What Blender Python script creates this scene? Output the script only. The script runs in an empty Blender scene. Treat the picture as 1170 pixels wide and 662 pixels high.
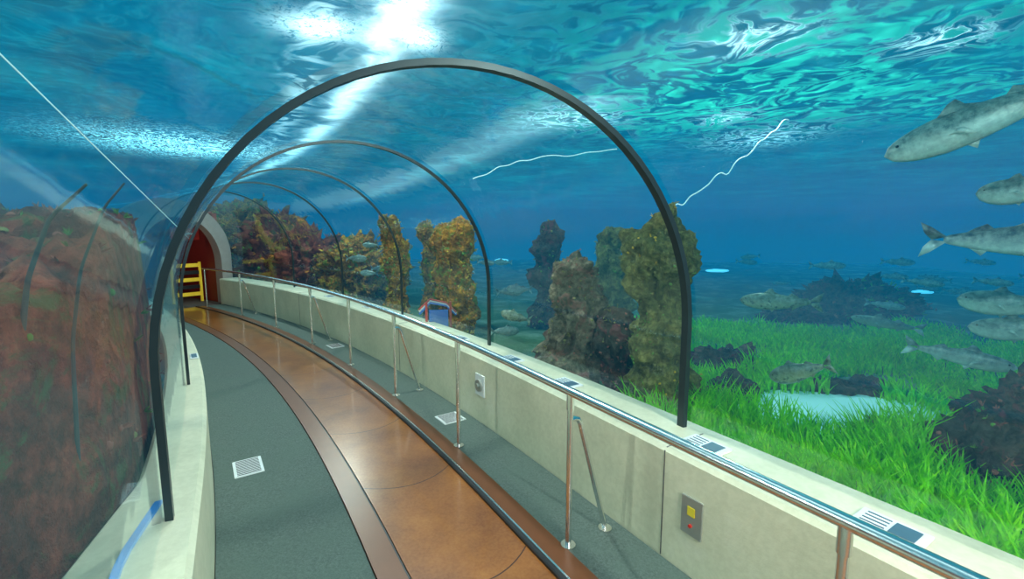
import bpy, bmesh, math, random
import numpy as np
from mathutils import Vector, Matrix, noise
random.seed(4)
D=bpy.data; S=bpy.context.scene
try:
    S.view_settings.view_transform='Standard'; S.view_settings.look='None'
    S.view_settings.exposure=0.12
except Exception as e: print(e)

# ---------------------------------------------------------------- path of the tunnel
ds=.05
ss=np.arange(-10,18,ds)
phi=np.radians(np.interp(ss,[-10,.5,9.1,14,18],[31.5,31.5,49.5,62,68]))
hx=-np.sin(phi); hy=np.cos(phi)
px=np.concatenate([[0],np.cumsum((hx[1:]+hx[:-1])/2*ds)]); py=np.concatenate([[0],np.cumsum((hy[1:]+hy[:-1])/2*ds)])
i0=int(round(10/ds)); px=px-px[i0]+.314; py=py-py[i0]+2.346
def P(s,off,z=0.0):
    x=np.interp(s,ss,px); y=np.interp(s,ss,py); a=np.interp(s,ss,phi)
    return Vector((float(x+off*math.cos(a)),float(y+off*math.sin(a)),z))
def head(s): return float(np.interp(s,ss,phi))
def inv(x,y):
    d=(px-x)**2+(py-y)**2; i=int(np.argmin(d))
    off=(x-px[i])*math.cos(phi[i])+(y-py[i])*math.sin(phi[i])
    return ss[i],off

# ---------------------------------------------------------------- helpers
def link(o,parent=None):
    S.collection.objects.link(o)
    if parent: o.parent=parent
    return o
def empty(name,loc=(0,0,0)):
    o=D.objects.new(name,None); o.empty_display_size=.1; link(o); o.location=loc; return o
def meshobj(name,verts,faces,mat,parent=None,smooth=False,mats=None,fm=None):
    m=D.meshes.new(name); m.from_pydata([tuple(v) for v in verts],[],faces); m.update()
    o=D.objects.new(name,m); 
    for mm in (mats or [mat]): m.materials.append(mm)
    if fm is not None: m.polygons.foreach_set('material_index',fm)
    if smooth: m.polygons.foreach_set('use_smooth',[True]*len(m.polygons))
    return link(o,parent)
def sweep(name,prof,s0,s1,mat,step=.2,closed=True,smooth=False,parent=None,skew=0):
    n=max(2,int(round((s1-s0)/step))+1); S_=np.linspace(s0,s1,n)
    pf=prof if callable(prof) else (lambda s:prof)
    k=len(pf(s0)); V=[];F=[];offs=[]
    for s in S_:
        for (o_,z) in pf(s): V.append(P(s,o_,z)); offs.append(o_)
    kk=k if closed else k-1
    for i in range(n-1):
        for j in range(kk):
            j2=(j+1)%k
            F.append((i*k+j,i*k+j2,(i+1)*k+j2,(i+1)*k+j))
    if closed:
        F.append(tuple(range(k))[::-1]); F.append(tuple((n-1)*k+j for j in range(k)))
    o=meshobj(name,V,F,mat,parent,smooth)
    m=o.data; uv=m.uv_layers.new(name='UVMap')
    for p in m.polygons:
        for li in p.loop_indices:
            vi=m.loops[li].vertex_index; uv.data[li].uv=(float(S_[vi//k]),offs[vi])
    bm=bmesh.new(); bm.from_mesh(m); bmesh.ops.recalc_face_normals(bm,faces=bm.faces); bm.to_mesh(m); bm.free()
    return o
def box(name,c,size,mat,rotz=0,parent=None,bevel=.004):
    bm=bmesh.new(); bmesh.ops.create_cube(bm,size=1)
    bmesh.ops.scale(bm,vec=size,verts=bm.verts)
    if bevel: bmesh.ops.bevel(bm,geom=bm.edges[:],offset=bevel,segments=2,affect='EDGES')
    m=D.meshes.new(name); bm.to_mesh(m); bm.free(); m.materials.append(mat)
    o=D.objects.new(name,m); o.location=c; o.rotation_euler=(0,0,rotz); return link(o,parent)
def tube(name,pts,r,mat,parent=None,cyclic=False,res=4,radii=None):
    c=D.curves.new(name,'CURVE'); c.dimensions='3D'; c.bevel_depth=r; c.bevel_resolution=res; c.use_fill_caps=True
    sp=c.splines.new('POLY'); sp.points.add(len(pts)-1)
    for i,p in enumerate(pts):
        sp.points[i].co=(p[0],p[1],p[2],1)
        if radii: sp.points[i].radius=radii[i]
    sp.use_cyclic_u=cyclic; sp.use_smooth=True; c.materials.append(mat)
    o=D.objects.new(name,c); return link(o,parent)

class NT:
    def __init__(s,name):
        s.m=D.materials.new(name); s.m.use_nodes=True; s.t=s.m.node_tree; s.t.nodes.clear()
        s.out=s.n('ShaderNodeOutputMaterial')
    def n(s,t,**k):
        nd=s.t.nodes.new(t)
        for a,b in k.items(): setattr(nd,a,b)
        return nd
    def l(s,a,b): s.t.links.new(a,b)
    def coord(s,scale=(1,1,1),src='Object'):
        tc=s.n('ShaderNodeTexCoord'); mp=s.n('ShaderNodeMapping'); mp.inputs['Scale'].default_value=scale
        s.l(tc.outputs[src],mp.inputs[0]); return mp.outputs[0]
    def noise(s,vec,scale,detail=4,rough=.6,dist=0):
        t=s.n('ShaderNodeTexNoise'); t.inputs['Scale'].default_value=scale; t.inputs['Detail'].default_value=detail
        t.inputs['Roughness'].default_value=rough; t.inputs['Distortion'].default_value=dist
        s.l(vec,t.inputs['Vector']); return t.outputs['Fac']
    def ramp(s,fac,stops,interp='LINEAR'):
        r=s.n('ShaderNodeValToRGB'); cr=r.color_ramp; cr.interpolation=interp
        while len(cr.elements)<len(stops): cr.elements.new(.5)
        for e,(p,c) in zip(cr.elements,stops):
            e.position=p; e.color=(*c,1) if len(c)==3 else c
        s.l(fac,r.inputs[0]); return r.outputs[0]
    def math(s,op,a,b=None,c=None,clamp=False):
        m=s.n('ShaderNodeMath',operation=op,use_clamp=clamp)
        for i,v in enumerate((a,b,c)):
            if v is None: continue
            if isinstance(v,(int,float)): m.inputs[i].default_value=v
            else: s.l(v,m.inputs[i])
        return m.outputs[0]
    def mixc(s,f,a,b,blend='MIX'):
        m=s.n('ShaderNodeMix',data_type='RGBA',blend_type=blend)
        for i,v in ((0,f),(6,a),(7,b)):
            if isinstance(v,(int,float)): m.inputs[i].default_value=v
            elif isinstance(v,tuple): m.inputs[i].default_value=(*v,1)
            else: s.l(v,m.inputs[i])
        return m.outputs[2]
    def princ(s,col,rough=.5,metal=0,bump=None,bstr=.3,bdist=.02,emit=None,estr=0,spec=.5,coat=0):
        p=s.n('ShaderNodeBsdfPrincipled')
        for k,v in (('Base Color',col),('Roughness',rough),('Metallic',metal)):
            if isinstance(v,tuple): p.inputs[k].default_value=(*v,1)
            elif isinstance(v,(int,float)): p.inputs[k].default_value=v
            else: s.l(v,p.inputs[k])
        p.inputs['Specular IOR Level'].default_value=spec
        if coat: p.inputs['Coat Weight'].default_value=coat; p.inputs['Coat Roughness'].default_value=.08
        if bump is not None:
            b=s.n('ShaderNodeBump'); b.inputs['Strength'].default_value=bstr; b.inputs['Distance'].default_value=bdist
            s.l(bump,b.inputs['Height']); s.l(b.outputs[0],p.inputs['Normal'])
        if emit:
            p.inputs['Emission Color'].default_value=(*emit,1); p.inputs['Emission Strength'].default_value=estr
        s.l(p.outputs[0],s.out.inputs[0]); return p
def simple(name,col,rough=.5,metal=0,var=.15,scale=8,emit=None,estr=0):
    t=NT(name); v=t.coord(); n=t.noise(v,scale)
    c=t.mixc(n,tuple(x*(1-var) for x in col),tuple(min(1,x*(1+var)) for x in col))
    t.princ(c,rough,metal,emit=emit,estr=estr); return t.m

# ---------------------------------------------------------------- materials
def m_carpet():
    t=NT('carpet_grey'); v=t.coord()
    a=t.noise(v,90,3,.8); b=t.noise(v,3,5)
    c=t.ramp(a,[(.3,(.035,.065,.06)),(.7,(.15,.2,.18))]); c=t.mixc(t.ramp(b,[(.3,(0,0,0)),(.7,(.8,.8,.8))]),c,(.09,.14,.12))
    t.princ(c,.85,0,bump=a,bstr=.5,bdist=.01); return t.m
def m_belt():
    t=NT('belt_brown'); tc=t.n('ShaderNodeTexCoord'); sp=t.n('ShaderNodeSeparateXYZ'); t.l(tc.outputs['UV'],sp.inputs[0])
    v=t.coord(); n=t.noise(v,2.2,5,.6); g=t.noise(v,60,3)
    c=t.ramp(n,[(.3,(.18,.047,.006)),(.55,(.31,.098,.014)),(.75,(.43,.16,.03))])
    c=t.mixc(.15,c,t.ramp(g,[(.35,(.16,.06,.02)),(.65,(.5,.26,.09))]))
    o=t.math('ADD',sp.outputs[1],.5); o2=t.math('MULTIPLY',o,o)
    f=t.math('FRACT',t.math('DIVIDE',t.math('ADD',sp.outputs[0],t.math('MULTIPLY',o2,-1.3)),1.05))
    seam=t.math('LESS_THAN',f,.008)
    c=t.mixc(seam,c,(.06,.02,.01))
    t.princ(c,.3,0,bump=t.noise(v,6,4),bstr=.10,bdist=.01,coat=.6,spec=.4); return t.m
def m_cream():
    t=NT('cream_wall'); v=t.coord(); n=t.noise(v,1.6,6,.65); g=t.noise(v,30,4)
    c=t.ramp(n,[(.3,(.54,.56,.40)),(.6,(.71,.71,.52)),(.8,(.80,.79,.64))])
    c=t.mixc(.12,c,t.ramp(g,[(.4,(.35,.35,.25)),(.6,(.75,.75,.6))]))
    t.princ(c,.5,0,bump=g,bstr=.08); return t.m
def m_rock(name,cols,scale=3.0,patch=None):
    t=NT(name); v=t.coord(); n=t.noise(v,scale,8,.7,.5); n2=t.noise(v,scale*5,5,.75)
    c=t.ramp(n,[(.28,cols[0]),(.45,cols[1]),(.58,cols[2]),(.72,cols[3])])
    vo=t.n('ShaderNodeTexVoronoi'); vo.inputs['Scale'].default_value=scale*5; t.l(v,vo.inputs['Vector'])
    c=t.mixc(.75,c,t.ramp(n2,[(.35,(.22,.22,.22)),(.65,(1.5,1.5,1.5))]),'MULTIPLY')
    if patch:
        pm=t.ramp(t.noise(v,scale*1.7,6,.7,1.0),[(.53,(0,0,0)),(.62,(1,1,1))])
        c=t.mixc(pm,c,patch)
    h=t.math('ADD',t.math('MULTIPLY',n2,.7),t.math('MULTIPLY',vo.outputs['Distance'],.6))
    t.princ(c,.85,0,bump=h,bstr=1,bdist=.08,spec=.2); return t.m
def m_grass():
    t=NT('seagrass_green'); v=t.coord(); n=t.noise(v,14,3); n2=t.noise(v,1.2,3)
    c=t.ramp(n,[(.3,(.06,.42,.01)),(.55,(.24,.80,.015)),(.75,(.6,1.0,.03))])
    c=t.mixc(t.ramp(n2,[(.4,(0,0,0)),(.65,(1,1,1))]),c,t.mixc(.4,c,(.03,.25,.01)))
    p=t.princ(c,.55,spec=.25); 
    tr=t.n('ShaderNodeBsdfTranslucent'); t.l(c,tr.inputs[0])
    mx=t.n('ShaderNodeMixShader'); mx.inputs[0].default_value=.4; t.l(p.outputs[0],mx.inputs[1]); t.l(tr.outputs[0],mx.inputs[2]); t.l(mx.outputs[0],t.out.inputs[0])
    return t.m
def m_sand():
    t=NT('seabed_sand'); v=t.coord(); n=t.noise(v,1.1,6,.65)
    c=t.ramp(n,[(.35,(.02,.07,.015)),(.5,(.05,.12,.03)),(.68,(.25,.3,.2))])
    sp=t.n('ShaderNodeSeparateXYZ'); t.l(v,sp.inputs[0])
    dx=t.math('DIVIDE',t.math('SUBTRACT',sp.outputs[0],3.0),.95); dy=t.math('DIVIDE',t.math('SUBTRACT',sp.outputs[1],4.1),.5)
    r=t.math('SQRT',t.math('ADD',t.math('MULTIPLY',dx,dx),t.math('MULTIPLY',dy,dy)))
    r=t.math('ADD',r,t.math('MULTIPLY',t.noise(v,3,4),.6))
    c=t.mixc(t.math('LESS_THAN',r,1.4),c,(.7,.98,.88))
    t.princ(c,.9,0,bump=t.noise(v,12,5),bstr=.5,bdist=.05); return t.m

SIG=(.14,.062,.050); DEEP=(.001,.165,.375)
def m_water(gloss):
    t=NT('acrylic_and_water' if gloss else 'open_water')
    tr=t.n('ShaderNodeBsdfTransparent')
    if gloss:
        gl=t.n('ShaderNodeBsdfGlossy'); gl.inputs['Roughness'].default_value=.06; gl.inputs[0].default_value=(.9,1,1,1)
        v=t.coord(); b=t.n('ShaderNodeBump'); b.inputs['Strength'].default_value=.2; b.inputs['Distance'].default_value=.03
        t.l(t.noise(v,1.5,3),b.inputs['Height']); t.l(b.outputs[0],gl.inputs['Normal'])
        lw=t.n('ShaderNodeLayerWeight'); lw.inputs[0].default_value=.5
        f=t.math('ADD',.055,t.math('MULTIPLY',t.math('POWER',lw.outputs['Facing'],3.5),.5))
        mx=t.n('ShaderNodeMixShader'); t.l(f,mx.inputs[0]); t.l(tr.outputs[0],mx.inputs[1]); t.l(gl.outputs[0],mx.inputs[2]); t.l(mx.outputs[0],t.out.inputs[0])
    else: t.l(tr.outputs[0],t.out.inputs[0])
    dens=SIG[0]*1.0
    ab=t.n('ShaderNodeVolumeAbsorption'); ab.inputs['Density'].default_value=dens
    ab.inputs['Color'].default_value=(0,1-SIG[1]/dens,1-SIG[2]/dens,1)
    em=t.n('ShaderNodeEmission'); em.inputs[0].default_value=(SIG[0]*DEEP[0],SIG[1]*DEEP[1],SIG[2]*DEEP[2],1); em.inputs[1].default_value=1  # glow added to the water, standing in for scattered light
    ad=t.n('ShaderNodeAddShader'); t.l(ab.outputs[0],ad.inputs[0]); t.l(em.outputs[0],ad.inputs[1]); t.l(ad.outputs[0],t.out.inputs[1])
    return t.m
def m_surface():
    t=NT('water_surface_ripples'); v=t.coord(); sp=t.n('ShaderNodeSeparateXYZ'); t.l(v,sp.inputs[0]); X,Y=sp.outputs[0],sp.outputs[1]
    wn=t.n('ShaderNodeTexNoise'); wn.inputs['Scale'].default_value=.7; wn.inputs['Detail'].default_value=3; t.l(v,wn.inputs['Vector'])
    wv=t.n('ShaderNodeVectorMath',operation='MULTIPLY_ADD'); t.l(wn.outputs['Color'],wv.inputs[0]); wv.inputs[1].default_value=(1.3,1.3,0); t.l(v,wv.inputs[2])
    w=wv.outputs[0]
    vo=t.n('ShaderNodeTexVoronoi',feature='SMOOTH_F1'); vo.inputs['Scale'].default_value=4.2; vo.inputs['Smoothness'].default_value=.6; t.l(w,vo.inputs['Vector'])
    n1=t.noise(w,.5,4,.55,.8); n2=t.noise(w,2.3,3,.55,1.5); n0=t.noise(v,.16,3,.5)
    def gauss(cx,cy,rx,ry):
        a=t.math('DIVIDE',t.math('SUBTRACT',X,cx),rx); b=t.math('DIVIDE',t.math('SUBTRACT',Y,cy),ry)
        r=t.math('ADD',t.math('MULTIPLY',a,a),t.math('MULTIPLY',b,b))
        return t.math('EXPONENT',t.math('MULTIPLY',r,-1))
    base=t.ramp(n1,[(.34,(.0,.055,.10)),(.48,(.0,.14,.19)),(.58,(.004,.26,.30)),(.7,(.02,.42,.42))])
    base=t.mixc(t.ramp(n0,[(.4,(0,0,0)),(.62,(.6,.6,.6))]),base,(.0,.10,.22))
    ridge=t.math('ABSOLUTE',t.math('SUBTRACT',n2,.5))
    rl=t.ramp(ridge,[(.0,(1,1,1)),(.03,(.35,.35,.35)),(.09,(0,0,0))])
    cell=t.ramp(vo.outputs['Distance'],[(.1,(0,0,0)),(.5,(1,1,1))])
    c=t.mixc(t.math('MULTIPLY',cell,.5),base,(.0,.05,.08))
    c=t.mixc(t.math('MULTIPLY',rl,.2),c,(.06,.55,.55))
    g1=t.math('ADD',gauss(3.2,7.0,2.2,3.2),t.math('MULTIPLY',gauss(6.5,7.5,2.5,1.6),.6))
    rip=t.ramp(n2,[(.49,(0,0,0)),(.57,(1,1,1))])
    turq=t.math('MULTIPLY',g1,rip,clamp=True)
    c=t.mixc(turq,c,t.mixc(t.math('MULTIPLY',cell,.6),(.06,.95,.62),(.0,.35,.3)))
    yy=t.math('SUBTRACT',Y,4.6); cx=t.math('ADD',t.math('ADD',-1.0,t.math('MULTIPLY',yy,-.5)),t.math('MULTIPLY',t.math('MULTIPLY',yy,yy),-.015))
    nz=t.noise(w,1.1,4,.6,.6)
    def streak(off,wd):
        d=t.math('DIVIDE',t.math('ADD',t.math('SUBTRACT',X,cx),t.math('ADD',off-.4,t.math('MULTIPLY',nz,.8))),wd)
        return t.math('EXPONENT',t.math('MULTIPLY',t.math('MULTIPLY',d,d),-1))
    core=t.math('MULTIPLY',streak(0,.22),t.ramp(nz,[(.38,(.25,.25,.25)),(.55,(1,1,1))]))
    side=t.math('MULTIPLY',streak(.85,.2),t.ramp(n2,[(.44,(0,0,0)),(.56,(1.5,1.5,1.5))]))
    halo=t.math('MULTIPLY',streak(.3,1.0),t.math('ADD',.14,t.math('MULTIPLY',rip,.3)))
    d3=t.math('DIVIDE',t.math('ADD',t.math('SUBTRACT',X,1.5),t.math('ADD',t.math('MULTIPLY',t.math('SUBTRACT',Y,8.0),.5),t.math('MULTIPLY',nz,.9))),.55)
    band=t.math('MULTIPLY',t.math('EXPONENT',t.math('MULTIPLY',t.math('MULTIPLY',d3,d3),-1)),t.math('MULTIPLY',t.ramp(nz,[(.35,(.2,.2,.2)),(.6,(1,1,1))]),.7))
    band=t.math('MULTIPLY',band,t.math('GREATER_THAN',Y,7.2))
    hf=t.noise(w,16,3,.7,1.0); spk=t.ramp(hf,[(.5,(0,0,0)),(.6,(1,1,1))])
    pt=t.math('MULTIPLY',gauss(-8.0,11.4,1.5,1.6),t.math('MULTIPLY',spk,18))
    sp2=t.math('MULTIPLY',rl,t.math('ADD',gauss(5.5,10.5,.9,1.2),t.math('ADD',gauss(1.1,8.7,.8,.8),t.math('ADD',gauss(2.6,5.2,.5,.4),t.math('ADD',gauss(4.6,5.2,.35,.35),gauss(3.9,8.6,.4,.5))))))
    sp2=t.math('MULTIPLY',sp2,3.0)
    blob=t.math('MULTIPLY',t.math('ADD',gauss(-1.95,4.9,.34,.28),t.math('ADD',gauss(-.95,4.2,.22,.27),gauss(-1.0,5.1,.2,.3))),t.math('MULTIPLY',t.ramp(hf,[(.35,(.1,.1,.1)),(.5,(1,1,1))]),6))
    glint=t.math('ADD',t.math('ADD',t.math('MULTIPLY',core,4.5),t.math('ADD',t.math('ADD',side,band),halo)),t.math('ADD',t.math('ADD',pt,blob),sp2))  # glints and light streaks painted into the surface as emission
    e1=t.n('ShaderNodeEmission'); t.l(c,e1.inputs[0]); e1.inputs[1].default_value=2.1  # rippled light from above painted as surface glow
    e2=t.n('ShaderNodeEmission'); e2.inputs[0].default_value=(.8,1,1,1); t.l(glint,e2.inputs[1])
    ad=t.n('ShaderNodeAddShader'); t.l(e1.outputs[0],ad.inputs[0]); t.l(e2.outputs[0],ad.inputs[1])
    tr=t.n('ShaderNodeBsdfTransparent'); mx=t.n('ShaderNodeMixShader'); mx.inputs[0].default_value=.65
    t.l(tr.outputs[0],mx.inputs[1]); t.l(ad.outputs[0],mx.inputs[2])
    t.l(mx.outputs[0],t.out.inputs[0]); return t.m
def m_fish(name,back,belly,spots=None):
    t=NT(name); tc=t.n('ShaderNodeTexCoord'); sp=t.n('ShaderNodeSeparateXYZ'); t.l(tc.outputs['Object'],sp.inputs[0])
    n=t.noise(tc.outputs['Object'],6,4)
    z=t.math('ADD',t.math('MULTIPLY',sp.outputs[2],5.5),t.math('ADD',.32,t.math('MULTIPLY',n,.5)))
    c=t.ramp(z,[(.25,belly),(.45,tuple((a+b)/2 for a,b in zip(back,belly))),(.7,back)])
    if spots: c=t.mixc(t.ramp(t.noise(tc.outputs['Object'],18,3),[(.55,(0,0,0)),(.6,(1,1,1))]),c,spots)
    sc=t.n('ShaderNodeTexVoronoi'); sc.inputs['Scale'].default_value=60; t.l(tc.outputs['Object'],sc.inputs['Vector'])
    c=t.mixc(.35,c,t.ramp(t.noise(tc.outputs['Object'],22,4),[(.35,(.02,.05,.05)),(.65,(.5,.6,.5))]))
    t.princ(c,.4,.1,bump=sc.outputs['Distance'],bstr=.15,bdist=.01); return t.m

carpet=m_carpet(); belt=m_belt(); cream=m_cream()
steel=simple('stainless_steel',(.85,.84,.81),.24,1,.05)
dark=simple('arch_frame_dark',(.02,.04,.048),.35,.3)
brown=simple('walkway_border_brown',(.16,.05,.015),.35)
black=simple('black_rubber',(.015,.015,.018),.45)
white=simple('white_plate',(.75,.8,.8),.4)
navy=simple('plate_print',(.06,.14,.2),.5)
concrete=simple('subfloor_concrete',(.1,.1,.1),.8)
seal=simple('blue_seal',(.03,.30,.85),.3)
rock_brown=m_rock('rock_olive',[(.03,.04,.012),(.12,.125,.035),(.25,.22,.06),(.42,.35,.12)],3.5)
rock_grey=m_rock('rock_grey_brown',[(.03,.03,.025),(.12,.11,.07),(.25,.19,.12),(.42,.32,.21)],3.2,(.26,.12,.09))
rock_coral=m_rock('rock_coral_yellow',[(.03,.02,.01),(.2,.09,.02),(.58,.25,.025),(.8,.47,.05)],4,(.14,.22,.03))
rock_red=m_rock('rock_red',[(.045,.013,.01),(.17,.036,.02),(.31,.07,.04),(.4,.16,.085)],1.6,(.11,.10,.035))
rock_dark=m_rock('rock_dark',[(.015,.02,.02),(.05,.05,.04),(.12,.065,.045),(.24,.11,.09)],3,(.17,.045,.05))
grassm=m_grass(); sandm=m_sand()
gr_yel=simple('growth_yellow',(.6,.37,.03),.8,var=.4); gr_org=simple('growth_orange',(.55,.19,.02),.8,var=.4); gr_grn=simple('growth_green',(.12,.24,.03),.8,var=.5)
gr_pnk=simple('growth_pink',(.34,.10,.07),.8,var=.4); gr_olv=simple('growth_olive',(.24,.21,.06),.85,var=.4)

# ---------------------------------------------------------------- profile
ZB=.60; OC=-.545; HW=1.25; ZS=1.2; HB=1.30
def archprof(hw=HW,hb=HB,zb=ZB,n=40,inset=0):
    pr=[(OC-hw+inset,zb),(OC-hw+inset,(zb+ZS)/2)]
    for i in range(n+1):
        a=math.pi-math.pi*i/n
        pr.append((OC+(hw-inset)*math.cos(a),ZS+(hb-inset)*math.sin(a)))
    pr+= [(OC+hw-inset,(zb+ZS)/2),(OC+hw-inset,zb)]
    return pr
# ---------------------------------------------------------------- water body (box with the tunnel as a cavity)
mw=m_water(True); mo=m_water(False)
wp=archprof(zb=-.15); cav=sweep('tmp',wp,-6,14.5,mw,step=.25,smooth=True)
bm=bmesh.new(); bm.from_mesh(cav.data); D.objects.remove(cav)
bmesh.ops.recalc_face_normals(bm,faces=bm.faces); bmesh.ops.reverse_faces(bm,faces=bm.faces)
for f in bm.faces: 
    f.smooth = len(f.verts)==4
x0,x1,y0,y1,z0,z1=-34,34,-14,42,-2.0,4.3
bv=[bm.verts.new(c) for c in [(x0,y0,z0),(x1,y0,z0),(x1,y1,z0),(x0,y1,z0),(x0,y0,z1),(x1,y0,z1),(x1,y1,z1),(x0,y1,z1)]]
for q in [(0,3,2,1),(4,5,6,7),(0,1,5,4),(1,2,6,5),(2,3,7,6),(3,0,4,7)]:
    f=bm.faces.new([bv[i] for i in q]); f.material_index=1
me=D.meshes.new('aquarium_water'); bm.to_mesh(me); bm.free(); me.materials.append(mw); me.materials.append(mo)
link(D.objects.new('aquarium_water',me))
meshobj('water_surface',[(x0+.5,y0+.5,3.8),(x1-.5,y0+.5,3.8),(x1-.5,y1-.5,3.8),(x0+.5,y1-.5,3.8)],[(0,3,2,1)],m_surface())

# ---------------------------------------------------------------- tunnel interior
sweep('floor',[(-1.76,-.12),(.66,-.12),(.66,-.01),(-1.76,-.01)],-6,14,concrete)
sweep('carpet',[(-1.675,-.01),(-.985,-.01),(-.985,.006),(-1.675,.006)],-6,11.3,carpet)
sweep('carpet',[(-.025,-.01),(.381,-.01),(.381,.006),(-.025,.006)],-6,11.3,carpet)
mwk=empty('moving_walkway')
sweep('belt',[(-.83,-.005),(-.205,-.005),(-.205,.012),(-.83,.012)],-6,11.3,belt,step=.1,parent=mwk)
sweep('border_left',[(-.98,-.005),(-.845,-.005),(-.845,.016),(-.98,.016)],-6,11.3,brown,parent=mwk)
sweep('groove_left',[(-.845,-.008),(-.83,-.008),(-.83,.004),(-.845,.004)],-6,11.3,black,parent=mwk)
sweep('rail_black',[(-.205,-.005),(-.17,-.005),(-.17,.028),(-.178,.034),(-.197,.034),(-.205,.028)],-6,11.3,black,parent=mwk)
sweep('rail_trim',[(-.17,-.005),(-.158,-.005),(-.158,.026),(-.17,.026)],-6,11.3,steel,parent=mwk)
sweep('border_right',[(-.158,-.005),(-.03,-.005),(-.03,.016),(-.158,.016)],-6,11.3,brown,parent=mwk)
def wallprof(a,b,z,bv=.02):
    return [(a,-.01),(b,-.01),(b,z-bv),(b-bv*(1 if b>a else -1),z),(a+bv*(1 if b>a else -1),z),(a,z-bv)]
def rstart(s): return 1.945+.125*min(1,max(0,(.75-s)/.65))
sweep('wall_right',wallprof(.386,.80,.62),-6,11.4,cream,step=.15)
sweep('wall_left',lambda s:wallprof(-1.68,-rstart(s)+.012,.62),-6,11.4,cream,step=.1)
jt=empty('wall_joint')
for s in (-.32,3.6,7.4): 
    sweep('joint_face',[(.3835,.01),(.387,.01),(.387,.605),(.3835,.605)],s,s+.006,concrete,parent=jt,step=.01)
    sweep('joint_top',[(.40,.618),(.70,.618),(.70,.6215),(.40,.6215)],s,s+.006,concrete,parent=jt,step=.01)
sweep('trim_1',lambda s:[(-rstart(s)+.165,.615),(-rstart(s)+.19,.615),(-rstart(s)+.19,.635),(-rstart(s)+.165,.635)] if s<.5 else [(-1.83,.615),(-1.81,.615),(-1.81,.635),(-1.83,.635)],-6,.45,seal,step=.1)

def arch(s0,skew,w=.036,th=.026,mat=dark):
    pr_o=archprof(inset=.006); pr_i=archprof(inset=.006+th); V=[];F=[]
    for (po,pi) in zip(pr_o,pr_i):
        for (q,dsx) in ((po,-w/2),(pi,-w/2),(pi,w/2),(po,w/2)):
            V.append(P(s0+dsx-skew*(q[0]-OC),q[0],q[1]))
    n=len(pr_o)
    for i in range(n-1):
        for j in range(4): F.append((i*4+j,i*4+(j+1)%4,(i+1)*4+(j+1)%4,(i+1)*4+j))
    F+= [(0,1,2,3),((n-1)*4+3,(n-1)*4+2,(n-1)*4+1,(n-1)*4)]
    meshobj('tunnel_arch_frame',V,F,mat)
arch(.06,.2,.042,.028)
for s,k in ((2.2,.12),(4.25,.1),(6.3,.08),(8.4,.05),(-2.9,.1)): arch(s,k,.032,.02)

hr=empty('handrail'); ZR=.90
tube('rail',[P(s,0,ZR) for s in np.arange(-4,11.35,.1)],.0235,steel,hr)
posts=[-2.6,-1.29,0,1.41,2.82,4.25,5.8,7.5,9.3,11.2]
for i,s in enumerate(posts):
    a=P(s,0,0.005)
    tube('post_%d'%i,[a,P(s,0,ZR-.045)],.0165,steel,hr)
    tube('neck_%d'%i,[P(s,0,ZR-.10),P(s,0,ZR-.04),P(s,0,ZR-.01)],.021,steel,hr)
    tube('flange_%d'%i,[a,P(s,0,.017)],.042,steel,hr)
    if i%2==0:
        pts=[P(s,.0,.74),P(s,.03,.745),P(s,.055,.735),P(s,.072,.705),P(s,.27,.03),P(s,.275,.005)]
        tube('brace_%d'%i,pts,.0145,steel,hr); tube('brace_foot_%d'%i,[P(s,.275,.006),P(s,.275,.018)],.04,steel,hr)

def boxc(name,c,size,mat,parent,bev=.002): 
    o=box(name,c,size,mat,0,parent,bev); return o
def wallframe(name,s,off,z):
    e=empty(name,P(s,off,z)); a=head(s)
    X=Vector((math.sin(a),-math.cos(a),0)); Yv=Vector((math.cos(a),math.sin(a),0))
    M=Matrix((X,Yv,X.cross(Yv))).transposed(); e.rotation_euler=M.to_euler(); return e
e=wallframe('control_panel',-.50,.386,.33)
galv=simple('panel_metal',(.42,.45,.42),.4,.6)
boxc('plate',(0,-.004,0),(.12,.012,.2),galv,e); yel=simple('yellow_label',(.8,.65,.05),.5); redm=simple('red_plastic',(.6,.03,.02),.4)
boxc('label',(.0,-.012,.03),(.045,.004,.05),yel,e)
tube('button',[(0,-.01,-.045),(0,-.02,-.045)],.009,redm,e)
e=wallframe('wall_vent',1.72,.386,.36)
boxc('plate',(0,-.004,0),(.16,.012,.2),white,e); tube('cap',[(0,-.01,0),(0,-.03,0)],.055,galv,e); tube('knob',[(0,-.03,0),(0,-.045,0)],.02,galv,e)
def ledgeplate(s,off=.55,w=.24,d=.13):
    e=empty('info_plate',P(s,off,.621)); e.rotation_euler=(0,.0,head(s)+math.pi/2)
    boxc('board',(0,0,.006),(w,d,.012),white,e)
    boxc('print_block',(-w*.2,0,.0135),(w*.36,d*.7,.003),navy,e,0)
    for k in range(4): boxc('line_%d'%k,(w*.22,-d*.3+k*d*.2,.0135),(w*.36,d*.04,.003),navy,e,0)
for s in (-1.22,-.42,.75,1.5,2.45,3.7,5.0,6.5): ledgeplate(s,.58,.22)
def grille(name,s,off,w,d):
    e=empty(name,P(s,off,.0105)); e.rotation_euler=(0,0,head(s))
    boxc('frame',(0,0,0),(w,d,.008),white,e)
    n=11
    for k in range(n): boxc('slot_%d'%k,(0,-d*.42+k*d*.84/(n-1),.0045),(w*.8,d*.03,.003),black,e,0)
grille('floor_grille',2.0,-1.46,.19,.27); grille('floor_grille',1.95,.19,.22,.22); grille('floor_grille',5.4,.2,.2,.25)
e=empty('wall_label',P(3.3,-1.72,.626)); e.rotation_euler=(0,0,head(3.3)); boxc('board',(0,0,0),(.06,.2,.008),white,e); boxc('print_block',(0,0,.005),(.04,.15,.003),navy,e,0)

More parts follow.
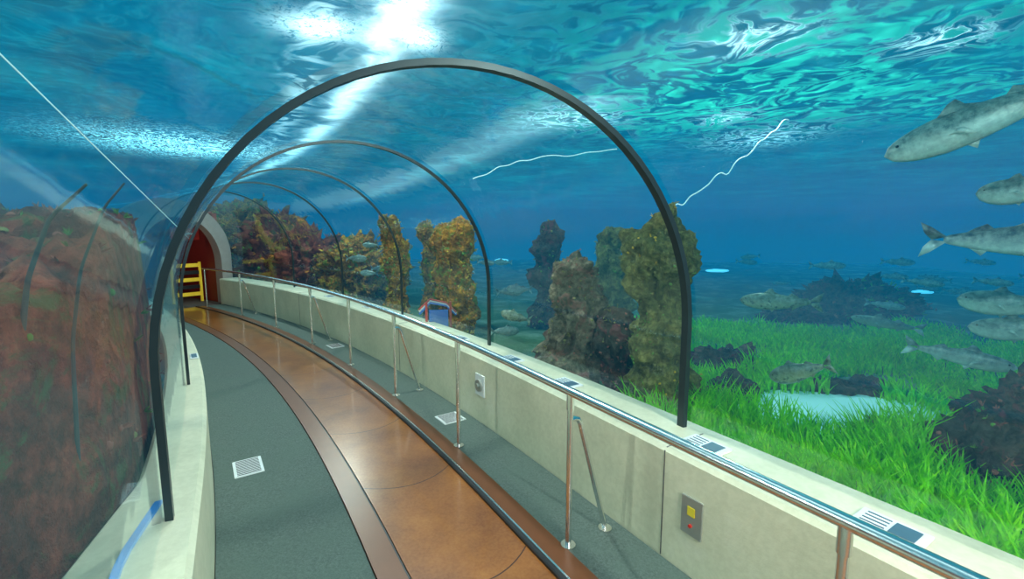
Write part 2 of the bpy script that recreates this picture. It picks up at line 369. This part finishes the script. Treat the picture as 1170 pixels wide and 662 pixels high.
# ---------------------------------------------------------------- far portal and lobby
portal=simple('portal_plaster',(.34,.30,.28),.7); redw=simple('lobby_red',(.22,.018,.015),.6)
po=archprof(hw=1.24,hb=1.29,zb=0.0); n=len(po); V=[];F=[]
ci=-.35; 
pi_=[(ci+(o-OC)*.66, z*.84 if z>0 else 0) for o,z in po]
for s in (11.4,11.75):
    for o,z in po: V.append(P(s,o,z))
    for o,z in pi_: V.append(P(s,o,z))
for i in range(n-1):
    F.append((i,i+1,n+i+1,n+i)); F.append((2*n+i,3*n+i,3*n+i+1,2*n+i+1)); F.append((n+i,n+i+1,3*n+i+1,3*n+i))
    F.append((i,2*n+i,2*n+i+1,i+1))
meshobj('door_1',V,F,portal)
lob=empty('lobby')
sweep('lobby_wall_right',[(.5,0),(.6,0),(.6,2.2),(.5,2.2)],11.78,14.2,redw,parent=lob)
sweep('lobby_wall_left',[(-1.5,0),(-1.4,0),(-1.4,2.0),(-1.5,2.0)],11.78,14.2,redw,parent=lob)
sweep('lobby_wall_end',[(-1.4,0),(.5,0),(.5,2.15),(-1.4,2.0)],14.1,14.2,redw,parent=lob)
sweep('lobby_ceiling',[(-1.5,2.2),(.5,2.2),(.5,2.24),(-1.5,2.24)],11.78,14.2,redw,parent=lob)
lamp=D.lights.new('lobby_lamp','POINT'); lamp.energy=10; lamp.color=(1,.75,.55); lamp.shadow_soft_size=.05
lo=D.objects.new('lobby_lamp',lamp); link(lo); lo.location=P(12.3,-1.2,1.95)
ysg=simple('yellow_lit',(.85,.6,.03),.5,emit=(.9,.6,.05),estr=.2)
e=empty('barrier_gate',P(12.3,.05,0)); e.rotation_euler=(0,0,head(12.3))
boxc('post_l',(-.32,0,.5),(.05,.05,1.0),ysg,e); boxc('post_r',(.30,0,.5),(.05,.05,1.0),ysg,e)
for k in range(5): boxc('bar_%d'%k,(-.01,0,.2+k*.18),(.56,.04,.09),ysg if k%2==0 else black,e)
e=empty('red_sign',P(12.2,.05,1.7)); e.rotation_euler=(0,0,head(12.2)); boxc('board',(0,0,0),(.6,.04,.3),redm,e); boxc('stripe',(0,-.022,0),(.4,.004,.05),white,e,0)

# ---------------------------------------------------------------- seabed and reef
def fr(x,y,z,sc,o=5): return noise.fractal(Vector((x*sc,y*sc,z*sc)),.9,2.1,o)
def bedh(x,y,s=None,off=None):
    if off is None: s,off=inv(x,y)
    if -2.2<off<.86: return -.45
    b=.12+.08*fr(x,y,0,.8,3)-.02*max(0,off-1) 
    if off<-2.2: b=-.45
    return b
gx=np.arange(-22,26,.3); gy=np.arange(-8,34,.3); V=[];F=[]
for y in gy:
    for x in gx: V.append((x,y,bedh(x,y)))
nx=len(gx)
for j in range(len(gy)-1):
    for i in range(nx-1): F.append((j*nx+i,j*nx+i+1,(j+1)*nx+i+1,(j+1)*nx+i))
meshobj('seabed',V,F,sandm,smooth=True)

def add_growth(V,F,fm,pts,nmat,n,size=.05,tuft=.6):
    for _ in range(n):
        p,nn=random.choice(pts); p=Vector(p); nn=Vector(nn)
        pn=noise.noise(p*1.8)
        mi=1+int(min(nmat-1,max(0,(pn*.9+.5+random.uniform(-.2,.2))*nmat)))
        a=nn.orthogonal().normalized(); b_=nn.cross(a)
        if random.random()<tuft:
            for k in range(6):
                L=size*random.uniform(.8,2.0); th=random.uniform(0,6.28)
                d=(nn+ (a*math.cos(th)+b_*math.sin(th))*random.uniform(.2,.9)+Vector((0,0,random.uniform(-.1,.4)))).normalized()
                w=d.cross(Vector((math.cos(th),math.sin(th),.3))).normalized()*size*.16
                i=len(V); V.extend([p-w,p+w,p+d*L*.6+w*.9,p+d*L*.6-w*.9,p+d*L]); F.append((i,i+1,i+2,i+3)); F.append((i+3,i+2,i+4)); fm.extend([mi,mi])
        else:
            r=size*random.uniform(.3,.8); i=len(V); R=6
            for lv,(h,rr) in enumerate(((-.2,.9),(.35,.95),(.8,.55))):
                for q in range(R):
                    t_=q*6.283/R+lv*.4; V.append(p+nn*h*r*.7+(a*math.cos(t_)+b_*math.sin(t_))*rr*r*random.uniform(.7,1.3))
            V.append(p+nn*r*.7)
            for lv in range(2):
                for q in range(R): F.append((i+lv*R+q,i+lv*R+(q+1)%R,i+(lv+1)*R+(q+1)%R,i+(lv+1)*R+q)); fm.append(mi)
            for q in range(R): F.append((i+2*R+q,i+2*R+(q+1)%R,i+3*R)); fm.append(mi)
def grow(o,mats,n,size=.05,tuft=.6,cond=None):
    m=o.data; V=[v.co.copy() for v in m.vertices]; F=[tuple(p.vertices) for p in m.polygons]; fm=[0]*len(F)
    pts=[(v.co.copy(),v.normal.copy()) for v in m.vertices if cond is None or cond(v)]
    add_growth(V,F,fm,pts,len(mats),n,size,tuft)
    m2=D.meshes.new(m.name); m2.from_pydata([tuple(v) for v in V],[],F)
    m2.materials.append(m.materials[0]); [m2.materials.append(x) for x in mats]
    m2.polygons.foreach_set('material_index',fm); m2.polygons.foreach_set('use_smooth',[True]*len(F)); m2.update()
    o.data=m2
def reef(name,s0,s1,o1,hf,mat,step=.07):
    A=np.arange(s0,s1,step); nb=92; U=np.linspace(0,1,nb)**1.6; V=[];F=[]
    for s in A:
        o0=-rstart(s)
        for u in U:
            o=o0+(o1-o0)*u
            p=P(s,o); z=hf(s,o,p.x,p.y)
            k=.10*fr(p.x+9,p.y,z,1.8,4)*min(1,max(0,(-o+o0-.025)*3))
            V.append((p.x+k,p.y-k,z))
    for i in range(len(A)-1):
        for j in range(nb-1): F.append((i*nb+j,(i+1)*nb+j,(i+1)*nb+j+1,i*nb+j+1))
    return meshobj(name,V,F,mat,smooth=True)
def hl(s,o,x,y):
    wdt=.4-.28*min(1,max(0,(s+.2)/1.3))
    u=min(1,max(0,(-o-rstart(s))/wdt)); u=u*u*(3-2*u)
    r=abs(fr(x,y,0,1.3,5)); 
    top=1.58+.25*min(1,max(0,(s-1)/2))
    return -.1+u*top+ (.24*fr(x,y,2,.55,3)+.26*(.5-r)+.10*fr(x,y,5,5,3))*min(1,u*1.2+.05)
rf=reef('reef_slope',-4,13.5,-7.5,hl,rock_red,.06)
grow(rf,[gr_grn,gr_pnk,gr_olv,gr_pnk],1600,.035,.7)
reflm=simple('reflection_dark',(.05,.06,.06),.7)  # dark tubes standing in for curved reflections on the left glass
e=empty('reflection_tube',(-1.86,1.70,.9))
def reftube(nm,pts,r):
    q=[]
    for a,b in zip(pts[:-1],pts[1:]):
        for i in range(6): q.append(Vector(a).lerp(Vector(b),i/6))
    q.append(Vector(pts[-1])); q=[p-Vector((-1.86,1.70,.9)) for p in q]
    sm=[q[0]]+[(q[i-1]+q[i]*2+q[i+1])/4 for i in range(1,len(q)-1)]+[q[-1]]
    tube(nm,sm,r,reflm,e,radii=[1-.6*i/len(sm) for i in range(len(sm))])
reftube('strand_1',[(-1.84,1.68,.75),(-1.83,1.66,1.345),(-1.81,1.69,1.57),(-1.74,1.73,1.80),(-1.62,1.77,1.93)],.012)
reftube('strand_2',[(-1.80,1.78,.75),(-1.78,1.80,1.30),(-1.74,1.83,1.60),(-1.66,1.88,1.85),(-1.60,1.92,1.95)],.008)

def rock(name,c,rx,ry,h,mat,seed=0,col=False,sub=5,amp=.35,g=None,gn=0,gs=.05,tuft=.75):
    bm=bmesh.new()
    bmesh.ops.create_icosphere(bm,subdivisions=sub,radius=1)
    for v in bm.verts:
        p=v.co.copy()
        if col:
            rr=math.hypot(p.x,p.y); k=min(1.0/max(rr,.001),1.75)
            zz=p.z*h/2
            k*=.80+.40*noise.noise(Vector((seed*3.3,seed,zz*2.2)))+.10*(1-p.z)*.9
            p.x*=k;p.y*=k
        q=Vector((p.x*rx,p.y*ry,p.z*h/2))
        if col:
            q.x+=.10*noise.noise(Vector((q.z*1.5,seed,2))); q.y+=.10*noise.noise(Vector((seed,q.z*1.5,7)))
            hf=.42; cf=.5
        else: hf=.8; cf=.9
        nn=noise.fractal(q*2.2+Vector((seed*7.3,seed,0)),.8,2.0,3)*amp*.8+noise.fractal(q*7+Vector((seed,seed*3.1,0)),.8,2.1,5)*amp*hf
        nn-=abs(noise.noise(Vector((q.x*8,q.y*8,q.z*4+seed))))*amp*cf
        d=Vector((p.x,p.y,p.z*.6)).normalized()
        m_=min(rx,ry)
        v.co=q+d*nn*m_*1.3
    me=D.meshes.new(name); bm.to_mesh(me); bm.free(); me.materials.append(mat)
    me.polygons.foreach_set('use_smooth',[True]*len(me.polygons)); me.update()
    o=D.objects.new(name,me); o.location=(c[0],c[1],c[2]+h/2-.1); link(o)
    if g: grow(o,g,gn,gs,tuft)
    return o
def pillar(c,r,top,mat,seed,g,gn=500,gs=.03,sub=5,tuft=.35): return rock('rock_pillar',(c[0],c[1],0),r,r,top+.1,mat,seed,True,sub,.5,g,gn,gs,tuft)
G1=[gr_grn,gr_olv,gr_olv,gr_grn]; G2=[gr_grn,gr_yel,gr_org,gr_olv]
pillar((1.32,3.95),.27,2.0,rock_brown,1,[gr_grn,gr_olv,gr_olv,gr_yel],500,.02,6)
pillar((.62,4.55),.28,1.55,rock_grey,2,[gr_olv,gr_pnk,gr_olv],250,.02,6)
pillar((1.02,4.3),.2,1.0,rock_dark,12,[gr_pnk,gr_olv],150,.025)
pillar((1.40,6.5),.28,1.85,rock_brown,3,G1,200)
pillar((.62,8.0),.32,1.85,rock_dark,4,G1,120)
pillar((-.72,6.25),.20,2.0,rock_coral,5,G2,450,.028,6,.5)
pillar((-.98,6.75),.20,1.9,rock_coral,15,G2,350,.03,5,.5)
pillar((-2.0,7.75),.24,2.0,rock_coral,6,G2,450,.036,6,.5)
pillar((-1.45,8.2),.22,1.95,rock_coral,7,G2,350,.036,5,.5)
rock('reef_rock',(-3.5,10.4,0),1.0,.8,1.7,rock_coral,8,g=G2,gn=500,gs=.06)
rock('reef_rock',(-4.9,11.2,0),1.0,.8,1.9,rock_red,9,g=[gr_pnk,gr_org],gn=300,gs=.06)
rock('reef_rock',(-6.3,12.4,0),1.0,.8,2.4,rock_red,10,g=[gr_pnk,gr_org,gr_grn],gn=400,gs=.06)
rock('reef_rock',(-8.2,14.2,0),1.3,.9,2.8,rock_coral,11,g=G2,gn=300,gs=.07)
rock('reef_rock',(6.9,9.1,-.2),1.15,.8,1.05,rock_dark,13,g=[gr_grn,gr_pnk],gn=200,gs=.06)
rock('reef_rock',(5.6,8.9,-.2),.6,.6,.6,rock_dark,14)
rock('seabed_rock',(2.6,5.5,0),.42,.3,.45,rock_dark,16,amp=.5)
rock('seabed_rock',(2.25,4.5,0),.28,.22,.38,rock_dark,17)
rock('seabed_rock',(3.0,3.5,0),.28,.2,.36,rock_dark,18,g=[gr_pnk],gn=60,gs=.03)
rock('seabed_rock',(3.35,2.95,0),.45,.33,.60,rock_dark,19,amp=.5,g=[gr_pnk,gr_grn],gn=150,gs=.03)
rock('seabed_rock',(3.95,3.3,0),.5,.4,.75,rock_dark,20,amp=.5,g=[gr_pnk],gn=150,gs=.03)
rock('seabed_rock',(3.6,4.7,0),.5,.2,.3,rock_dark,21)
rock('seabed_rock',(1.65,4.9,0),.3,.3,.4,rock_brown,22,g=G1,gn=100)

e=empty('underwater_display_board',(-.93,5.68,.60)); e.rotation_euler=(0,0,.15)
bl=simple('board_blue',(.04,.15,.45),.5); wht2=simple('board_white',(.5,.55,.55),.5); rd2=simple('board_red',(.35,.06,.05),.5)
boxc('panel',(0,0,0),(.24,.03,.34),bl,e)
for sx in (-.15,.15): boxc('leg_%d'%(sx>0),(sx,0,-.1),(.03,.03,.75),rd2,e)
for k_,(r_,m_) in enumerate(((0,bl),(.035,wht2),(.06,rd2))):
    tube('roof_band_%d'%k_,[(-.24,0,.12+r_),(-.1,0,.26+r_*.8),(.1,0,.22+r_*.6),(.22,0,.1+r_*.5)],.014,m_,e)

# seagrass
V=[];F=[];cnt=0
rocks=[(2.6,5.5,.4),(2.25,4.5,.25),(3.0,3.5,.22),(3.35,2.95,.36),(3.95,3.3,.42),(3.6,4.7,.3),(1.32,3.95,.3),(.6,4.55,.3),(1.65,4.9,.25)]
def addblades(N,xr,yr,hmin,hmax,wd,cond):
    global cnt
    made=0
    while made<N:
        x=random.uniform(*xr); y=random.uniform(*yr); s,off=inv(x,y)
        if off<.95 or not cond(x,y,off): N-=1; continue
        if ((x-3.0)/1.0)**2+((y-4.0)/.6)**2<.85: N-=1; continue
        if any((x-a)**2+(y-b)**2<r*r for a,b,r in rocks): N-=1; continue
        if noise.noise(Vector((x*1.3,y*1.3,3)))<-.33: N-=1; continue
        z=bedh(x,y,s,off)-.02; h=random.uniform(hmin,hmax)*(.8+.7*noise.noise(Vector((x*1.5,y*1.5,0))))
        a=random.uniform(0,math.pi); wx,wy=math.cos(a)*wd,math.sin(a)*wd
        b=random.uniform(0,2*math.pi); bd=random.uniform(.1,.55)*h; bx,by=math.cos(b)*bd-.05*h,math.sin(b)*bd+.08*h
        for k,(t_,w_) in enumerate(((0,1),(.4,.95),(.75,.7),(1,.12))):
            cx,cy,cz=x+bx*t_*t_,y+by*t_*t_,z+h*t_*(1-.12*t_)
            V.append((cx-wx*w_,cy-wy*w_,cz)); V.append((cx+wx*w_,cy+wy*w_,cz))
        for k in range(3): i=cnt+2*k; F.append((i,i+1,i+3,i+2))
        cnt+=8; made+=1
addblades(19000,(1.0,4.6),(.3,4.0),.24,.50,.0075,lambda x,y,o:True)
addblades(18000,(1.2,7.5),(4.0,8.0),.18,.36,.011,lambda x,y,o:y>4.6 or x>1.6)
meshobj('seagrass_bed',V,F,grassm)

# ---------------------------------------------------------------- fish
fm_sil=m_fish('fish_silver',(.06,.13,.12),(.6,.7,.6))
fm_tuna=m_fish('fish_dark_back',(.01,.04,.07),(.55,.68,.68))
fm_grp=m_fish('fish_olive',(.08,.12,.05),(.5,.5,.28),(.04,.06,.03))
fm_far=m_fish('fish_bluegrey',(.05,.12,.14),(.3,.42,.42))
eye=simple('fish_eye',(.01,.01,.01),.1)
def fish(pos,nose,L,mat,slim=.13,name='fish',fork=.5,bend=.05,wide=.55):
    NR=26;NS=16;V=[];F=[];fm=[]
    def hz(u):
        return slim*( (math.sin(math.pi*min(1,u**.62*.985))**.85) if u<.999 else 0)*1.0+.018*(u>.03)*min(1,u*3)
    def yb(u): return bend*math.sin(u*3.0)*u
    X=lambda u:.5-.86*u
    for i in range(NR+1):
        u=i/NR; h=hz(u)+.002; w=h*wide*(1-.55*max(0,u-.5))
        if u>.85: h=max(h,.022)
        for j in range(NS):
            a=2*math.pi*j/NS; zz=math.sin(a)*h; zz*= .92 if zz>0 else 1.06
            V.append((X(u)*L,(math.cos(a)*w+yb(u))*L,(zz-.01*(1-u))*L))
    for i in range(NR):
        for j in range(NS): F.append((i*NS+j,i*NS+(j+1)%NS,(i+1)*NS+(j+1)%NS,(i+1)*NS+j)); fm.append(0)
    F.append(tuple(range(NS))); fm.append(0); F.append(tuple(NR*NS+j for j in range(NS))[::-1]); fm.append(0)
    def fin(poly,y=0,dy=None,th=.004):
        b=len(V); n=len(poly)
        for sgn in (1,-1):
            for k,(x,z) in enumerate(poly):
                yy=y+(dy[k] if dy else 0); V.append((x*L,(yy+sgn*th)*L,z*L))
        F.append(tuple(b+k for k in range(n))); F.append(tuple(b+n+k for k in range(n))[::-1]); fm.extend([0,0])
        for k in range(n): F.append((b+k,b+n+k,b+n+(k+1)%n,b+(k+1)%n)); fm.append(0)
    yt=yb(1); s_=slim*1.15
    fin([(-.34,.018),(-.43,.06+s_*.3),(-.50,.05+s_*.75),(-.475,.02+s_*.3),(-.43-.04*(1-fork),0)],yt)
    fin([(-.34,-.018),(-.43-.04*(1-fork),0),(-.475,-.02-s_*.3),(-.50,-.05-s_*.75),(-.43,-.06-s_*.3)],yt)
    def topz(x): return hz((.5-x)/.86)*.92
    fin([(.22,topz(.22)-.02),(.14,topz(.14)+.05),(.10,topz(.1)+.065),(.07,topz(.07)+.02),(-.05,topz(-.05)-.02)],yb(.45))
    fin([(-.08,topz(-.08)-.015),(-.13,topz(-.13)+.04),(-.2,topz(-.2)+.018),(-.25,topz(-.25)-.01)],yb(.7))
    fin([(-.10,-topz(-.10)+.01),(-.15,-topz(-.15)-.055),(-.2,-topz(-.2)-.02),(-.25,-topz(-.25)+.005)],yb(.7))
    fin([(.14,-topz(.14)),(.09,-topz(.09)-.06),(.06,-topz(.06)-.01)],0)
    for sg_ in (1,-1):
        w0=hz(.3)*wide
        fin([(.24,-.02),(.15,-.045),(.08,-.085),(.12,-.02),(.18,0)],sg_*(w0*.93),[0,sg_*.03,sg_*.07,sg_*.04,0],.003)
        ue=.09; b=len(V); er=.011; cx,cy,cz=X(ue)*L,sg_*hz(ue)*wide*.93*L,hz(ue)*.25*L
        for i in range(5):
            t_=math.pi*i/4
            for j in range(8):
                p_=2*math.pi*j/8; V.append((cx+er*L*math.sin(t_)*math.cos(p_),cy+er*L*.7*math.cos(t_),cz+er*L*math.sin(t_)*math.sin(p_)))
        for i in range(4):
            for j in range(8): F.append((b+i*8+j,b+i*8+(j+1)%8,b+(i+1)*8+(j+1)%8,b+(i+1)*8+j)); fm.append(1)
    o=meshobj(name,V,F,None,None,True,[mat,eye],fm)
    nv=Vector(nose).normalized(); Yv=Vector((0,0,1)).cross(nv).normalized(); Zv=nv.cross(Yv)
    o.rotation_euler=Matrix((nv,Yv,Zv)).transposed().to_euler(); o.location=pos
    return o
fish((3.52,3.5,2.60),(-.72,.60,-.36),1.25,fm_sil,.095,fork=.6)
fish((4.02,3.6,2.08),(-.7,.6,-.05),.6,fm_sil,.15)
fish((3.52,3.22,1.70),(.75,-.62,.02),.98,fm_tuna,.10,fork=1)
fish((3.52,5.91,.85),(-.85,.5,-.02),.95,fm_grp,.10)
fish((4.93,5.88,.56),(-.8,.6,.12),.78,fm_sil,.07)
fish((4.1,4.08,.62),(.8,-.6,-.12),.78,fm_sil,.085)
fish((4.30,3.85,1.14),(-.8,.6,.05),.72,fm_sil,.13)
fish((4.38,3.8,.93),(-.8,.6,-.05),.72,fm_sil,.12)
fish((2.45,3.75,.58),(-.6,.5,-.35),.5,fm_grp,.15)
fish((.05,5.5,.72),(-.8,.2,.2),.4,fm_grp,.15)
fish((-2.98,8.7,1.25),(.9,-.2,0),.45,fm_sil,.13)
fish((-2.8,8.9,.95),(-.9,.2,0),.4,fm_sil,.13)
fish((-2.75,8.9,1.5),(-.9,.2,0),.35,fm_sil,.13)
fish((-.1,5.9,.45),(.9,.2,0),.4,fm_sil,.15)
random.seed(11)
for k in range(26):
    x=random.uniform(6.3,13); y=random.uniform(6.0,13)
    sg_=random.choice((-1,1)); fish((x,y,random.uniform(.4,1.1)),(-.8*sg_,.55*sg_,random.uniform(-.1,.1)),random.uniform(.4,.8),fm_far,random.uniform(.075,.11))
for k in range(15):
    x=random.uniform(-3.5,1.8); y=random.uniform(7.2-.2*x,10.0)
    if inv(x,y)[1]<1.4: y+=1.6
    sg_=random.choice((-1,1)); fish((x,y,random.uniform(.5,1.6)),(-.9*sg_,.2*sg_,random.uniform(-.1,.1)),random.uniform(.3,.5),random.choice((fm_sil,fm_far,fm_tuna)),random.uniform(.12,.17))

# lines of glinting light, drawn as thin glowing tubes
glintm=simple('glint_glow',(.8,.85,.8),.6,emit=(.75,1,.95),estr=.4)
def jag(ctrl,n,amp,r):
    pts=[]
    for a,b in zip(ctrl[:-1],ctrl[1:]):
        a,b=Vector(a),Vector(b)
        for i in range(n):
            p=a.lerp(b,i/n); pts.append(p+Vector((0,0,amp*noise.noise(p*5))))
    for _ in range(2): pts=[pts[0]]+[(pts[i-1]+pts[i]*2+pts[i+1])/4 for i in range(1,len(pts)-1)]+[pts[-1]]
    tube('glint_line',pts,r,glintm)
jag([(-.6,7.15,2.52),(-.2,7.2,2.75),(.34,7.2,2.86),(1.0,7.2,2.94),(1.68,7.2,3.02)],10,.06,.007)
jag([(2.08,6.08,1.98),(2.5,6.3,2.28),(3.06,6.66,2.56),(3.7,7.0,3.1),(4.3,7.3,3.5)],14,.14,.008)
tube('glint_line',[Vector((-2.4,2.2,2.62)).lerp(Vector((-3.6,5.1,1.68)),i/20) for i in range(21)],.004,glintm)  # straight glowing line drawn for a bright seam reflection

lg=simple('lamp_glow',(.8,1,1),.5,emit=(.2,.7,.9),estr=1.5)
for c,sz in (((5.6,12.4,.75),.32),((-.3,13,1.0),.2),((10,11,.35),.25)):
    rock('underwater_lamp',(c[0],c[1],c[2]),sz,.15,.09,lg,3,sub=3,amp=.1)

# ---------------------------------------------------------------- light
sun=D.lights.new('sun','SUN'); sun.energy=36; sun.angle=math.radians(8); sun.color=(1,.88,.74)
so=D.objects.new('sun',sun); link(so); so.rotation_euler=Vector((.1,.35,-1)).to_track_quat('-Z','Y').to_euler()
for k,(c,en) in enumerate((((-1.0,4.7,3.72),320),((-3.5,9.0,3.72),380),((3.6,7.4,3.72),320),((2.2,-.9,3.4),460),((-3.6,1.0,3.5),240))):  # lights added under the surface to brighten reef, pillars and wall
    l=D.lights.new('tank_fill','POINT'); l.energy=en; l.color=(1,.95,.82); l.shadow_soft_size=.07
    o=D.objects.new('tank_fill',l); link(o); o.location=c
ar=D.lights.new('tunnel_fill','AREA'); ar.energy=80; ar.shape='RECTANGLE'; ar.size=1.2; ar.size_y=.5; ar.color=(1,.95,.84)  # area light added behind the camera to brighten the tunnel interior
ao=D.objects.new('tunnel_fill',ar); link(ao); ao.location=P(-3.4,-.55,2.25)
tgt=P(1.5,.1,.3); ao.rotation_euler=(tgt-ao.location).to_track_quat('-Z','Y').to_euler()
w=D.worlds.new('World'); S.world=w; w.use_nodes=True
bg=w.node_tree.nodes['Background']; bg.inputs[0].default_value=(.008,.23,.40,1); bg.inputs[1].default_value=.95

# ---------------------------------------------------------------- camera
cam=D.cameras.new('camera'); co=D.objects.new('camera',cam); link(co); S.camera=co
cam.sensor_width=36; cam.lens=16; cam.clip_start=.02; cam.clip_end=200
co.location=(0,0,1.75); co.rotation_euler=(math.radians(90)-math.atan(66/520),0,0)
